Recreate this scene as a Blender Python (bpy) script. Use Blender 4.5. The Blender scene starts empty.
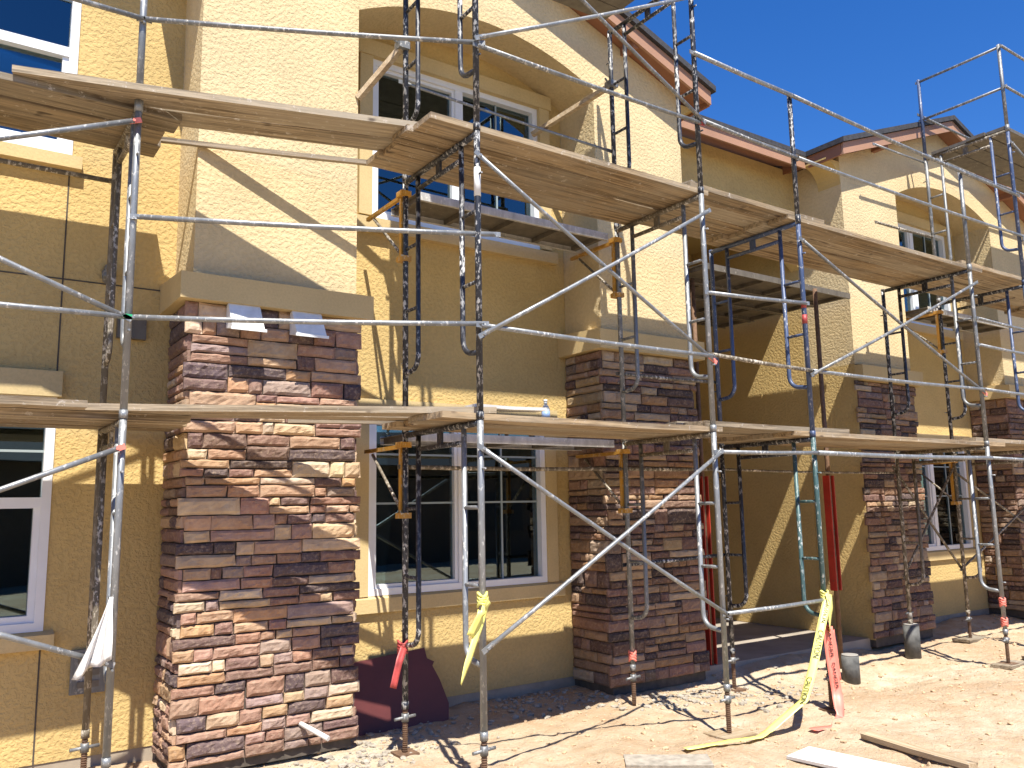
import bpy, math, random
from mathutils import Vector, Matrix, noise
R = random.Random(7)
sc = bpy.context.scene
col = sc.collection
V3 = Vector

# ------------------------------------------------------------------ mesh builder
class MB:
    def __init__(s): s.v=[]; s.f=[]; s.sm=[]; s.tint=[]
    def add(s, vs, fs, smooth=False, tint=None):
        o=len(s.v); s.v += [V3(p) for p in vs]
        for f in fs:
            s.f.append([i+o for i in f]); s.sm.append(smooth); s.tint.append(tint or (1,1,1,1))
        return s
    def box(s, x0,x1,y0,y1,z0,z1, tint=None):
        vs=[(x0,y0,z0),(x1,y0,z0),(x1,y1,z0),(x0,y1,z0),(x0,y0,z1),(x1,y0,z1),(x1,y1,z1),(x0,y1,z1)]
        return s.add(vs,[(3,2,1,0),(4,5,6,7),(0,1,5,4),(1,2,6,5),(2,3,7,6),(3,0,4,7)],False,tint)
    def beam(s, a, b, w, h, up=(0,0,1), bev=0.0):
        """box whose axis runs a->b, w wide, h high (centre line)"""
        a=V3(a); b=V3(b); d=(b-a).normalized(); side=d.cross(V3(up)).normalized(); u=side.cross(d).normalized()
        def ring(p,ww,hh,c): 
            k=[(-1,-1),(1,-1),(1,1),(-1,1)]
            if c<=0: return [p+side*(sx*ww/2)+u*(sz*hh/2) for sx,sz in k]
            out=[]
            for sx,sz in k:
                q1=p+side*(sx*(ww/2-c))+u*(sz*hh/2); q2=p+side*(sx*ww/2)+u*(sz*(hh/2-c))
                out += [q1,q2] if (sx*sz>0)==False else [q2,q1]
            return out
        ra=ring(a,w,h,bev); rb=ring(b,w,h,bev); n=len(ra)
        fs=[(i,(i+1)%n,n+(i+1)%n,n+i) for i in range(n)]+[tuple(range(n))[::-1],tuple(range(n,2*n))]
        return s.add(ra+rb,fs)
    def tube(s, pts, r, n=10, r2=None):
        pts=[V3(p) for p in pts]; d0=(pts[1]-pts[0]).normalized()
        ref=V3((0,0,1)) if abs(d0.z)<.9 else V3((1,0,0)); u=d0.cross(ref).normalized()
        vs=[]; k=len(pts)
        for i,p in enumerate(pts):
            t=(pts[min(i+1,k-1)]-pts[max(i-1,0)]).normalized()
            u=(u-t*u.dot(t)).normalized(); w=t.cross(u)
            rr=r if r2 is None else r+(r2-r)*i/(k-1)
            for j in range(n):
                a=2*math.pi*j/n; vs.append(p+u*(rr*math.cos(a))+w*(rr*math.sin(a)))
        fs=[(i*n+j,i*n+(j+1)%n,(i+1)*n+(j+1)%n,(i+1)*n+j) for i in range(k-1) for j in range(n)]
        s.add(vs,fs,True)
        o=len(s.v)-len(vs)
        s.f.append([o+j for j in range(n)][::-1]); s.f.append([o+(k-1)*n+j for j in range(n)]); s.sm += [False,False]; s.tint+=[(1,1,1,1)]*2
        return s
    def prism_xz(s, poly, y0, y1):
        n=len(poly); vs=[(x,y0,z) for x,z in poly]+[(x,y1,z) for x,z in poly]
        fs=[tuple(range(n)), tuple(range(n,2*n))[::-1]]+[(i,n+i,n+(i+1)%n,(i+1)%n) for i in range(n)]
        return s.add(vs,fs)
    def prism_yz(s, poly, x0, x1):
        n=len(poly); vs=[(x0,y,z) for y,z in poly]+[(x1,y,z) for y,z in poly]
        fs=[tuple(range(n)), tuple(range(n,2*n))[::-1]]+[(i,n+i,n+(i+1)%n,(i+1)%n) for i in range(n)]
        return s.add(vs,fs)
    def prism_xy(s, poly, z0, z1):
        n=len(poly); vs=[(x,y,z0) for x,y in poly]+[(x,y,z1) for x,y in poly]
        fs=[tuple(range(n))[::-1], tuple(range(n,2*n))]+[(i,(i+1)%n,n+(i+1)%n,n+i) for i in range(n)]
        return s.add(vs,fs)
    def build(s, name, mat, parent=None, label=None, cat=None, group=None, kind=None, tinted=False, origin=None, jitter=True):
        me=bpy.data.meshes.new(name)
        if parent is not None: org=WL[parent]
        elif origin is not None: org=V3(origin)
        else:
            xs=[p.x for p in s.v]; ys=[p.y for p in s.v]; zs=[p.z for p in s.v]
            org=V3(((min(xs)+max(xs))/2,(min(ys)+max(ys))/2,min(zs)))
        me.from_pydata([p-org for p in s.v],[],s.f); me.update()
        import bmesh
        bm=bmesh.new(); bm.from_mesh(me); bmesh.ops.recalc_face_normals(bm,faces=bm.faces); bm.to_mesh(me); bm.free()
        me.polygons.foreach_set('use_smooth',s.sm)
        if tinted:
            at=me.attributes.new('tint','FLOAT_COLOR','FACE')
            at.data.foreach_set('color',[c for t in s.tint for c in t])
        me.materials.append(mat)
        o=bpy.data.objects.new(name,me); col.objects.link(o)
        if parent is not None:
            o.parent=parent; WL[o]=org
        else:
            o.location=org; WL[o]=org
        tag(o,label,cat,group,kind)
        return o
WL={}
def tag(o,label=None,cat=None,group=None,kind=None):
    if label: o['label']=label
    if cat: o['category']=cat
    if group: o['group']=group
    if kind: o['kind']=kind
def empty(name, loc, label, cat, group=None):
    o=bpy.data.objects.new(name,None); o.empty_display_size=.1; col.objects.link(o); o.location=loc; WL[o]=V3(loc)
    tag(o,label,cat,group); return o

# ------------------------------------------------------------------ materials
def srgb(r,g,b):
    f=lambda c:(c/255/12.92) if c/255<=.04045 else ((c/255+.055)/1.055)**2.4
    return (f(r),f(g),f(b),1)
class NT:
    def __init__(s,name):
        s.m=bpy.data.materials.new(name); s.m.use_nodes=True; s.t=s.m.node_tree; s.n=s.t.nodes; s.l=s.t.links
        s.b=s.n['Principled BSDF']; s.tc=s.n.new('ShaderNodeTexCoord')
    def new(s,t,**k):
        n=s.n.new(t)
        for a,b in k.items():
            if a in n.inputs.keys() if hasattr(n.inputs,'keys') else False: n.inputs[a].default_value=b
            else: setattr(n,a,b)
        return n
    def noise(s,scale,detail=4,rough=.5,vec=None,map_scale=None):
        n=s.n.new('ShaderNodeTexNoise'); n.inputs['Scale'].default_value=scale; n.inputs['Detail'].default_value=detail; n.inputs['Roughness'].default_value=rough
        src=vec or s.tc.outputs['Object']
        if map_scale:
            mp=s.n.new('ShaderNodeMapping'); mp.inputs['Scale'].default_value=map_scale; s.l.new(src,mp.inputs['Vector']); src=mp.outputs['Vector']
        s.l.new(src,n.inputs['Vector']); return n.outputs['Fac']
    def ramp(s,fac,stops):
        r=s.n.new('ShaderNodeValToRGB'); e=r.color_ramp.elements
        while len(e)<len(stops): e.new(.5)
        for i,(p,c) in enumerate(stops): e[i].position=p; e[i].color=c if len(c)==4 else (*c,1)
        s.l.new(fac,r.inputs['Fac']); return r.outputs['Color']
    def mix(s,fac,a,b,mode='MIX'):
        m=s.n.new('ShaderNodeMix'); m.data_type='RGBA'; m.blend_type=mode
        for sock,val in ((m.inputs['Factor'],fac),(m.inputs['A'],a),(m.inputs['B'],b)) if False else ((m.inputs[0],fac),(m.inputs[6],a),(m.inputs[7],b)):
            if hasattr(val,'links') or isinstance(val,bpy.types.NodeSocket): s.l.new(val,sock)
            else: sock.default_value=val
        return m.outputs[2]
    def bump(s,h,strength,dist,prev=None):
        b=s.n.new('ShaderNodeBump'); b.inputs['Strength'].default_value=strength; b.inputs['Distance'].default_value=dist
        s.l.new(h,b.inputs['Height'])
        if prev is not None: s.l.new(prev,b.inputs['Normal'])
        return b.outputs['Normal']
    def col(s,c): 
        if isinstance(c,bpy.types.NodeSocket): s.l.new(c,s.b.inputs['Base Color'])
        else: s.b.inputs['Base Color'].default_value=c
        return s
    def rough(s,r):
        if isinstance(r,bpy.types.NodeSocket): s.l.new(r,s.b.inputs['Roughness'])
        else: s.b.inputs['Roughness'].default_value=r
        return s
    def nrm(s,n): s.l.new(n,s.b.inputs['Normal']); return s
BLK=(0,0,0,1); WHT=(1,1,1,1)

def stucco(name,c,scale=34,strength=.75,dist=.004):
    t=NT(name)
    big=t.noise(1.3,3,.6); sm=t.noise(scale*3,3,.6)
    c1=tuple(x*.84 for x in c[:3])+(1,); c2=tuple(min(1,x*1.08) for x in c[:3])+(1,)
    cc=t.ramp(big,[(.3,c1),(.7,c2)])
    mid=t.noise(scale,3,.55)
    trow=t.ramp(mid,[(.40,BLK),(.56,WHT)])
    cc=t.mix(.16,cc,t.ramp(mid,[(.35,tuple(x*.55 for x in c[:3])+(1,)),(.6,c2)]))
    # faint water / dust streaks
    st=t.noise(1.0,4,.6,map_scale=(5,5,.6))
    cc=t.mix(t.ramp(st,[(.55,BLK),(.8,(.22,.22,.22,1))]),cc,(c[0]*.72,c[1]*.68,c[2]*.62,1))
    t.col(cc).rough(.92); t.b.inputs['Specular IOR Level'].default_value=.2
    n1=t.bump(trow,strength,dist); n2=t.bump(sm,.35,.0025,n1); t.nrm(n2)
    return t.m
def plain(name,c,rough=.7,metal=0,var=.12,scale=8,bumpd=0):
    t=NT(name); n=t.noise(scale,5,.6)
    a=tuple(x*(1-var) for x in c[:3])+(1,); b=tuple(min(1,x*(1+var)) for x in c[:3])+(1,)
    t.col(t.ramp(n,[(.3,a),(.7,b)])).rough(rough); t.b.inputs['Metallic'].default_value=metal
    if bumpd: t.nrm(t.bump(t.noise(scale*6,4,.6),.6,bumpd))
    return t.m
def speckle(name,base,spl,amt=.58,metal=0.0,rough=.5,rust=None):
    """scaffold tube: base paint or zinc with splashes of plaster that stick to it"""
    t=NT(name); w=t.tc.outputs['Object']
    n=t.noise(9,5,.65,map_scale=(1,1,.35)); f=t.noise(42,4,.7,map_scale=(1,1,.5))
    a=tuple(x*.7 for x in base[:3])+(1,); b=tuple(min(1,x*1.25) for x in base[:3])+(1,)
    c=t.ramp(n,[(.3,a),(.7,b)])
    if rust is not None:
        r=t.noise(14,5,.7); c=t.mix(t.ramp(r,[(.56,BLK),(.66,WHT)]),c,rust)
    mask=t.ramp(f,[(amt,BLK),(amt+.05,WHT)])
    big=t.ramp(t.noise(3.2,3,.5),[(.38,(.15,.15,.15,1)),(.62,WHT)])
    mm=t.mix(1.0,mask,big,'MULTIPLY')
    c=t.mix(mm,c,spl); t.col(c).rough(rough)
    mt=t.n.new('ShaderNodeMath'); mt.operation='MULTIPLY_ADD'; t.l.new(mm,mt.inputs[0]); mt.inputs[1].default_value=-metal; mt.inputs[2].default_value=metal
    t.l.new(mt.outputs[0],t.b.inputs['Metallic'])
    t.nrm(t.bump(mm,.5,.002)); return t.m
def wood(name,light,dark,grey=(.33,.285,.215,1),gr=.35):
    t=NT(name)
    oi=t.n.new('ShaderNodeObjectInfo')
    vm=t.n.new('ShaderNodeVectorMath'); vm.operation='ADD'
    sc_=t.n.new('ShaderNodeVectorMath'); sc_.operation='SCALE'; sc_.inputs['Scale'].default_value=37
    cx=t.n.new('ShaderNodeCombineXYZ'); t.l.new(oi.outputs['Random'],cx.inputs[0]); t.l.new(oi.outputs['Random'],cx.inputs[1]); t.l.new(oi.outputs['Random'],cx.inputs[2])
    t.l.new(cx.outputs[0],sc_.inputs[0]); t.l.new(t.tc.outputs['Object'],vm.inputs[0]); t.l.new(sc_.outputs[0],vm.inputs[1])
    v=vm.outputs[0]
    g=t.noise(2.2,6,.65,vec=v,map_scale=(.45,14,14)); f=t.noise(9,5,.7,vec=v,map_scale=(.5,12,12))
    c=t.ramp(g,[(.38,dark),(.56,light)])
    c=t.mix(t.ramp(f,[(.45,BLK),(.62,(.55,.55,.55,1))]),c,tuple(x*.55 for x in dark[:3])+(1,))
    w=t.noise(1.4,4,.6,vec=v); c=t.mix(t.ramp(w,[(.4,BLK),(.7,(gr*2,gr*2,gr*2,1))]),c,grey)
    hv=t.n.new('ShaderNodeHueSaturation'); mr=t.n.new('ShaderNodeMapRange'); mr.inputs[3].default_value=.72; mr.inputs[4].default_value=1.2
    t.l.new(oi.outputs['Random'],mr.inputs[0]); t.l.new(mr.outputs[0],hv.inputs['Value']); t.l.new(c,hv.inputs['Color']); c=hv.outputs[0]
    # plaster spots and dark knots
    sp=t.noise(16,5,.75,vec=v); c=t.mix(t.ramp(sp,[(.60,BLK),(.66,(.6,.6,.6,1))]),c,(.6,.55,.48,1))
    kn=t.noise(4,2,.4,vec=v,map_scale=(1.2,3,3)); c=t.mix(t.ramp(kn,[(.70,BLK),(.76,(.8,.8,.8,1))]),c,(.05,.03,.02,1))
    t.col(c).rough(.85); t.nrm(t.bump(f,.5,.003)); return t.m

M={}
M['stucco_pale']=stucco('stucco_pale',(.64,.51,.295,1))
M['stucco_gold']=stucco('stucco_gold',(.58,.418,.175,1))
M['stucco_smooth']=stucco('stucco_smooth',(.56,.41,.17,1),scale=60,strength=.25,dist=.002)
M['trim']=stucco('trim',(.61,.465,.235,1),scale=70,strength=.25,dist=.002)
M['vinyl']=plain('vinyl_white',(.78,.79,.80,1),.35,var=.03)
M['muntin']=plain('muntin_white',(.30,.36,.37,1),.4,var=.03)
M['galv']=speckle('galvanised_tube',(.25,.26,.265,1),(.55,.54,.51,1),.57,metal=.45,rough=.45)
M['galv2']=speckle('dull_zinc_tube',(.19,.195,.195,1),(.52,.50,.46,1),.55,metal=.4,rough=.5)
M['black']=speckle('black_tube',(.022,.024,.032,1),(.62,.61,.58,1),.53,metal=.1,rough=.45)
M['blue']=speckle('navy_tube',(.05,.075,.15,1),(.45,.45,.45,1),.58,metal=.1,rough=.45)
M['green']=speckle('green_tube',(.05,.10,.10,1),(.50,.52,.5,1),.56,metal=.1,rough=.45)
M['dirty']=speckle('plastered_tube',(.14,.115,.08,1),(.62,.56,.46,1),.52,metal=.1,rough=.7)
M['rust']=plain('rusty_steel',(.17,.10,.06,1),.8,.3,var=.35,scale=30,bumpd=.001)
M['yellow']=speckle('yellow_bracket',(.46,.235,.035,1),(.55,.47,.33,1),.55,rough=.5)
M['red']=plain('red_steel',(.42,.035,.02,1),.5,.1,var=.25,scale=6)
M['alum']=speckle('aluminium',(.52,.51,.48,1),(.7,.68,.62,1),.58,metal=.25,rough=.55)
M['alumdk']=speckle('dark_aluminium',(.17,.15,.12,1),(.5,.45,.38,1),.64,metal=.4,rough=.6)  # darker copy of the aluminium; puts shade into plank undersides
M['wood']=wood('plank_wood',(.42,.305,.175,1),(.13,.085,.043,1))
M['woodg']=wood('plank_wood_grey',(.45,.36,.245,1),(.15,.11,.066,1),gr=.4)
M['woodp']=wood('timber_pale',(.60,.47,.30,1),(.42,.29,.16,1),gr=.15)
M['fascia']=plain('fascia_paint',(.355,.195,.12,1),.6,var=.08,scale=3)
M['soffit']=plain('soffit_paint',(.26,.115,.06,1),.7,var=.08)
M['roof']=plain('roof_tile',(.035,.035,.04,1),.8,var=.4,scale=20,bumpd=.004)
M['conc']=plain('concrete',(.30,.28,.25,1),.9,var=.2,scale=7,bumpd=.003)
M['slab']=plain('porch_slab',(.33,.285,.23,1),.85,var=.2,scale=3,bumpd=.002)
M['dark']=plain('dark_paint',(.02,.02,.02,1),.6)
M['maroon']=plain('maroon_board',(.10,.02,.018,1),.55,var=.2,scale=3)
M['tarpaper']=plain('interior_drywall',(.30,.27,.23,1),.9)
M['white']=plain('white_paint',(.72,.71,.68,1),.5,var=.08,scale=5)
M['cloth']=plain('white_cloth',(.72,.70,.66,1),.9,var=.12,scale=14,bumpd=.004)
M['redcloth']=plain('red_tape',(.38,.055,.05,1),.5,var=.3,scale=20)
M['pink']=plain('faded_red_tape',(.85,.23,.17,1),.45,var=.12,scale=12)
M['ytape']=plain('yellow_tape',(.85,.80,.22,1),.4,var=.08,scale=10)
M['greenp']=plain('green_mark',(.03,.35,.15,1),.5)
M['ink']=plain('tape_ink',(.02,.02,.015,1),.6)
M['bucket']=plain('form_tube',(.10,.10,.095,1),.8,var=.6,scale=7,bumpd=.003)
M['dullwall']=plain('dark_reflection_wall',(.10,.075,.055,1),.9,var=.2,scale=1)  # wall of the added building, darkened so its mirror image is dim
M['hood']=plain('hood_paint',(.74,.75,.74,1),.45,var=.12,scale=9)
M['footing']=plain('footing',(.36,.30,.225,1),.95,var=.2,scale=5,bumpd=.003)
M['paper']=plain('paper_sticker',(.42,.40,.36,1),.8,var=.25,scale=30)
# dark glass: part mirror, part tinted see-through
def glass(name,tint):
    t=NT(name); out=t.n['Material Output']; gl=t.n.new('ShaderNodeBsdfGlossy'); gl.inputs['Roughness'].default_value=.015; gl.inputs['Color'].default_value=(.74,.95,1,1)
    tr=t.n.new('ShaderNodeBsdfTransparent'); tr.inputs['Color'].default_value=tint
    fr=t.n.new('ShaderNodeFresnel'); fr.inputs['IOR'].default_value=2.25
    mx=t.n.new('ShaderNodeMixShader'); t.l.new(fr.outputs[0],mx.inputs[0]); t.l.new(tr.outputs[0],mx.inputs[1]); t.l.new(gl.outputs[0],mx.inputs[2])
    t.l.new(mx.outputs[0],out.inputs['Surface'])
    wv=t.noise(1.2,2,.4); bp=t.bump(wv,.06,.02); t.l.new(bp,gl.inputs['Normal'])
    t.n.remove(t.b); return t.m
M['glass']=glass('window_glass',(.42,.50,.50,1))
# cloudy bottle
t=NT('clear_bottle'); t.col((.75,.82,.88,1)).rough(.15); t.b.inputs['Transmission Weight'].default_value=.6; M['bottle']=t.m
# stone
t=NT('ledgestone'); at=t.n.new('ShaderNodeAttribute'); at.attribute_name='tint'
n1=t.noise(11,5,.65); n2=t.noise(45,5,.7)
c=t.mix(t.ramp(n1,[(.3,BLK),(.75,(.75,.75,.75,1))]),at.outputs['Color'],t.mix(1.0,at.outputs['Color'],(.62,.52,.47,1),'MULTIPLY'))
c=t.mix(t.ramp(n2,[(.5,BLK),(.72,(.45,.45,.45,1))]),c,(.50,.38,.27,1))
t.col(c).rough(.9); t.b.inputs['Specular IOR Level'].default_value=.25
t.nrm(t.bump(n2,.8,.006,t.bump(n1,.7,.012))); M['stone']=t.m
M['mortar']=plain('mortar',(.085,.07,.055,1),.95,var=.3,scale=15)
# dirt
t=NT('dirt'); w=t.tc.outputs['Object']
a=t.noise(.55,5,.6); b=t.noise(5,6,.65); c_=t.noise(38,5,.7)
cc=t.ramp(a,[(.32,(.43,.305,.19,1)),(.5,(.53,.42,.285,1)),(.68,(.60,.52,.39,1))])
cc=t.mix(t.ramp(b,[(.42,BLK),(.68,(.6,.6,.6,1))]),cc,(.42,.26,.14,1))
cc=t.mix(t.ramp(c_,[(.56,BLK),(.66,(.55,.55,.55,1))]),cc,(.60,.50,.38,1))
cc=t.mix(t.ramp(c_,[(.30,(.5,.5,.5,1)),(.38,BLK)]),cc,(.22,.14,.08,1))
t.col(cc).rough(.95); t.b.inputs['Specular IOR Level'].default_value=.15
t.nrm(t.bump(c_,1.0,.02,t.bump(b,.9,.05))); M['dirt']=t.m
M['rubble']=plain('mortar_rubble',(.34,.30,.24,1),.95,var=.35,scale=14,bumpd=.004)
M['clod']=plain('dirt_clod',(.50,.35,.21,1),.95,var=.3,scale=20,bumpd=.004)

# ------------------------------------------------------------------ ground (one sheet to the horizon)
def gz(x,y):
    p=V3((x,y,0)); near=math.exp(-((max(0,-1-x)+max(0,x-14))/3)**2)
    h=.045*noise.noise(p*.8)+.026*noise.noise(p*2.7+V3((5,1,0)))+.014*noise.noise(p*7.1)+.010*noise.noise(p*15)
    h-= .12*math.exp(-((x-8.0)/1.5)**2-((y-5.1)/.6)**2)      # worn hollow before the porch
    h+=.012*abs(noise.noise(p*4.3+V3((9,9,0))))
    # gentle groove along the foundation
    h+= .045*math.exp(-((y-6.25)/.4)**2)+.085*math.exp(-((x-7.6)/1.2)**4-((y-5.85)/.32)**2)
    return h-.01
def axis(fine0,fine1,step,far):
    a=[]; x=fine0
    while x<fine1: a.append(x); x+=step
    l=[]; d=step; x=fine0
    while x>-far: d*=1.35; x-=d; l.append(x)
    r=[]; d=step; x=a[-1]
    while x<far: d*=1.35; x+=d; r.append(x)
    return l[::-1]+a+r
xs=axis(-.5,15,.035,900); ys=axis(2.2,6.6,.035,900)
g=MB(); g.v=[V3((x,y,gz(x,y) if (abs(x)<60 and abs(y)<60) else -.03)) for y in ys for x in xs]
nx=len(xs); g.f=[(j*nx+i,j*nx+i+1,(j+1)*nx+i+1,(j+1)*nx+i) for j in range(len(ys)-1) for i in range(nx-1)]; g.sm=[True]*len(g.f); g.tint=[(1,1,1,1)]*len(g.f)
g.build('ground',M['dirt'],kind='structure',origin=(0,0,0))

# loose pebbles, clods and mortar crumbs (nobody could count them)
def rock(mb,x,y,z,s,rr):
    ico=[(0,0,1),(.89,0,.45),(.28,.85,.45),(-.72,.53,.45),(-.72,-.53,.45),(.28,-.85,.45),(.72,.53,-.45),(-.28,.85,-.45),(-.89,0,-.45),(-.28,-.85,-.45),(.72,-.53,-.45),(0,0,-1)]
    fs=[(0,1,2),(0,2,3),(0,3,4),(0,4,5),(0,5,1),(1,6,2),(2,7,3),(3,8,4),(4,9,5),(5,10,1),(6,7,2),(7,8,3),(8,9,4),(9,10,5),(10,6,1),(11,7,6),(11,8,7),(11,9,8),(11,10,9),(11,6,10)]
    ax=rr.uniform(.6,1.3); ay=rr.uniform(.6,1.3); az=rr.uniform(.35,.7); th=rr.uniform(0,6.28); c,s_=math.cos(th),math.sin(th)
    vs=[]
    for p in ico:
        k=s*rr.uniform(.75,1.2); px,py=p[0]*k*ax,p[1]*k*ay
        vs.append((x+px*c-py*s_,y+px*s_+py*c,z+p[2]*k*az))
    mb.add(vs,fs)
pb=MB(); rb=MB()
for i in range(5200):
    x=R.uniform(.5,13.5); y=R.uniform(2.4,6.2); s=.004+.022*R.random()**4
    rock(pb,x,y,gz(x,y)+s*.2,s,R)
for i in range(1500):
    cx=R.choice([(2.7,5.75),(3.2,6.05),(4.4,6.1),(4.9,5.95),(5.4,5.5),(2.4,5.5),(5.6,5.45),(6.4,5.1)]); 
    x=cx[0]+R.gauss(0,.35); y=min(6.28,cx[1]+R.gauss(0,.16)); s=.006+.03*R.random()**3
    if 1.3<x<2.65 and y>5.72 or 4.98<x<6.27 and y>5.72: continue
    rock(rb,x,y,gz(x,y)+s*.2,s,R)
pb.build('pebbles',M['clod'],kind='stuff',label='sandy pebbles and dirt clods scattered over the ground',cat='pebbles',origin=(0,0,0))
rb.build('mortar_rubble',M['rubble'],kind='stuff',label='grey crumbs of mortar and gravel dropped along the wall base',cat='rubble',origin=(0,0,0))

# ------------------------------------------------------------------ the building
SL=.362
bl=empty('apartment_building',(6,5.8,0),'two storey yellow stucco apartment building with stone piers and gabled roof, still under construction','building')
def part(mb,name,mat,parent=bl,label=None,**k): return mb.build(name,mat,parent,label=label,**k)
def wall_holes(x0,x1,z0,z1,y0,y1,holes):
    mb=MB(); xs_=sorted({x0,x1}|{v for h in holes for v in h[:2]}); zs_=sorted({z0,z1}|{v for h in holes for v in h[2:]})
    inh=lambda x,z:any(h[0]<x<h[1] and h[2]<z<h[3] for h in holes)
    for i in range(len(xs_)-1):
        for j in range(len(zs_)-1):
            a,b,c,d=xs_[i],xs_[i+1],zs_[j],zs_[j+1]
            if inh((a+b)/2,(c+d)/2): continue
            mb.add([(a,y0,c),(b,y0,c),(b,y0,d),(a,y0,d)],[(0,1,2,3)]); mb.add([(a,y1,c),(b,y1,c),(b,y1,d),(a,y1,d)],[(3,2,1,0)])
    for a,b,c,d in holes:
        mb.add([(a,y0,c),(b,y0,c),(b,y1,c),(a,y1,c)],[(0,1,2,3)]); mb.add([(a,y0,d),(b,y0,d),(b,y1,d),(a,y1,d)],[(3,2,1,0)])
        mb.add([(a,y0,c),(a,y1,c),(a,y1,d),(a,y0,d)],[(0,1,2,3)]); mb.add([(b,y0,c),(b,y1,c),(b,y1,d),(b,y0,d)],[(3,2,1,0)])
    return mb
def window(x0,x1,z0,z1,y,split='v',rows=(.5,),cols=1,lab=None,rail=None,sticker=False):
    """vinyl window: frame is the part; pane, muntins, trim and sill are its sub-parts"""
    f=MB(); w=.055; d0,d1=y-.012,y+.10
    f.box(x0,x1,d0,d1,z0,z0+w); f.box(x0,x1,d0,d1,z1-w,z1); f.box(x0,x0+w,d0,d1,z0+w,z1-w); f.box(x1-w,x1,d0,d1,z0+w,z1-w)
    cells=[]
    if split=='v':
        m=(x0+x1)/2; f.box(m-.04,m+.04,d0+.006,d1-.002,z0+w,z1-w); 
        f.box(x0+w,m-.04,d0+.025,d1-.01,z0+w,z0+w+.03); f.box(x0+w,m-.04,d0+.025,d1-.01,z1-w-.03,z1-w); f.box(m-.07,m-.04,d0+.025,d1-.01,z0+w+.03,z1-w-.03); f.box(x0+w,x0+w+.03,d0+.025,d1-.01,z0+w+.03,z1-w-.03)
        cells=[(x0+w,m-.04,z0+w,z1-w),(m+.04,x1-w,z0+w,z1-w)]
    else:
        m=rail; f.box(x0+w,x1-w,d0+.004,d1-.004,m-.035,m+.035)
        f.box(x0+w,x0+w+.04,d0+.02,d1-.01,z0+w,m-.035); f.box(x1-w-.04,x1-w,d0+.02,d1-.01,z0+w,m-.035); f.box(x0+w+.04,x1-w-.04,d0+.02,d1-.01,z0+w,z0+w+.045)
        cells=[(x0+w,x1-w,z0+w,m-.035),(x0+w,x1-w,m+.035,z1-w)]
    wo=part(f,'window',M['vinyl'],label=lab)
    gl=MB(); gl.box(x0+.03,x1-.03,y+.055,y+.059,z0+.03,z1-.03); gl.build('pane',M['glass'],wo)
    for k,(a,b,c,d) in enumerate(cells):
        if split=='v' or k==1:
            mu=MB()
            for rr in rows: mu.box(a,b,y+.042,y+.052,c+(d-c)*rr-.008,c+(d-c)*rr+.008)
            for q in range(cols if (split=='h' or k==1) else 0):
                xx=a+(b-a)*(q+1)/(cols+1); mu.box(xx-.008,xx+.008,y+.040,y+.0505,c,d)
            mu.build('muntin_grid',M['muntin'],wo)
    if sticker:
        s=MB(); s.box(x1-.62,x1-.40,y+.05,y+.053,z0+.62,z0+1.0); s.build('sticker',M['paper'],wo)
    return wo
def trim(x0,x1,z0,z1,y,wo,head=.13,sill=.11,side=.10,proj=.055,below=0):
    t_=MB()
    if side:
        for a,b in ((x0-side,x0),(x1,x1+side)): MB().box(a,b,y-proj,y,z0,z1).build('side_trim',M['trim'],wo)
    MB().box(x0-side-.02,x1+side+.02,y-proj-.012,y-.001,z1,z1+head).build('head_trim',M['trim'],wo)
    s=MB(); e=side+.06
    s.prism_yz([(y-.002,z0),(y-.002,z0-sill),(y-proj-.012,z0-sill),(y-proj-.012,z0-.02)],x0-e,x1+e); s.build('sill',M['trim'],wo)
def room(x0,x1,z0,z1):
    r=MB(); r.add([(x0,6.49,z0),(x1,6.49,z0),(x1,9.6,z0),(x0,9.6,z0),(x0,6.49,z1),(x1,6.49,z1),(x1,9.6,z1),(x0,9.6,z1)],[(0,1,2,3),(7,6,5,4),(1,5,6,2),(2,6,7,3),(3,7,4,0)])
    # bare studs and a doorway leaf inside, as a house under construction has
    for k in range(5): r.box(x0+.3+k*(x1-x0-.5)/5,x0+.34+k*(x1-x0-.5)/5,8.2,8.29,z0,z1)
    part(r,'room_shell',M['tarpaper'])
YW=6.33
OFF=7.62
# left bay wall
hl=[(-.55,.66,.94,2.46),(-.55,.66,4.17,5.72)]
part(wall_holes(-4,1.40,.12,5.95,YW,6.48,hl),'wall',M['stucco_gold'],label='golden stucco wall of the left bay')
wo=window(-.55,.66,.94,2.46,YW,'h',rows=(.5,),cols=1,rail=1.76,lab='white lower window of the left bay'); trim(-.55,.66,.94,2.46,YW,wo,head=.17,side=.0,below=0)
wo=window(-.55,.66,4.17,5.72,YW,'h',rows=(.55,),cols=1,rail=4.93,lab='white upper window of the left bay'); trim(-.55,.66,4.17,5.72,YW,wo,head=.17,side=.0)
part(MB().box(.645,.655,YW-.0035,YW+.01,.12,4.02),'control_joint',M['mortar']); part(MB().box(-4,1.33,YW-.003,YW+.01,3.275,3.285),'control_joint',M['mortar'])
room(-3,1.3,.12,2.9); room(-3,1.3,3.3,5.9)
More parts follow.
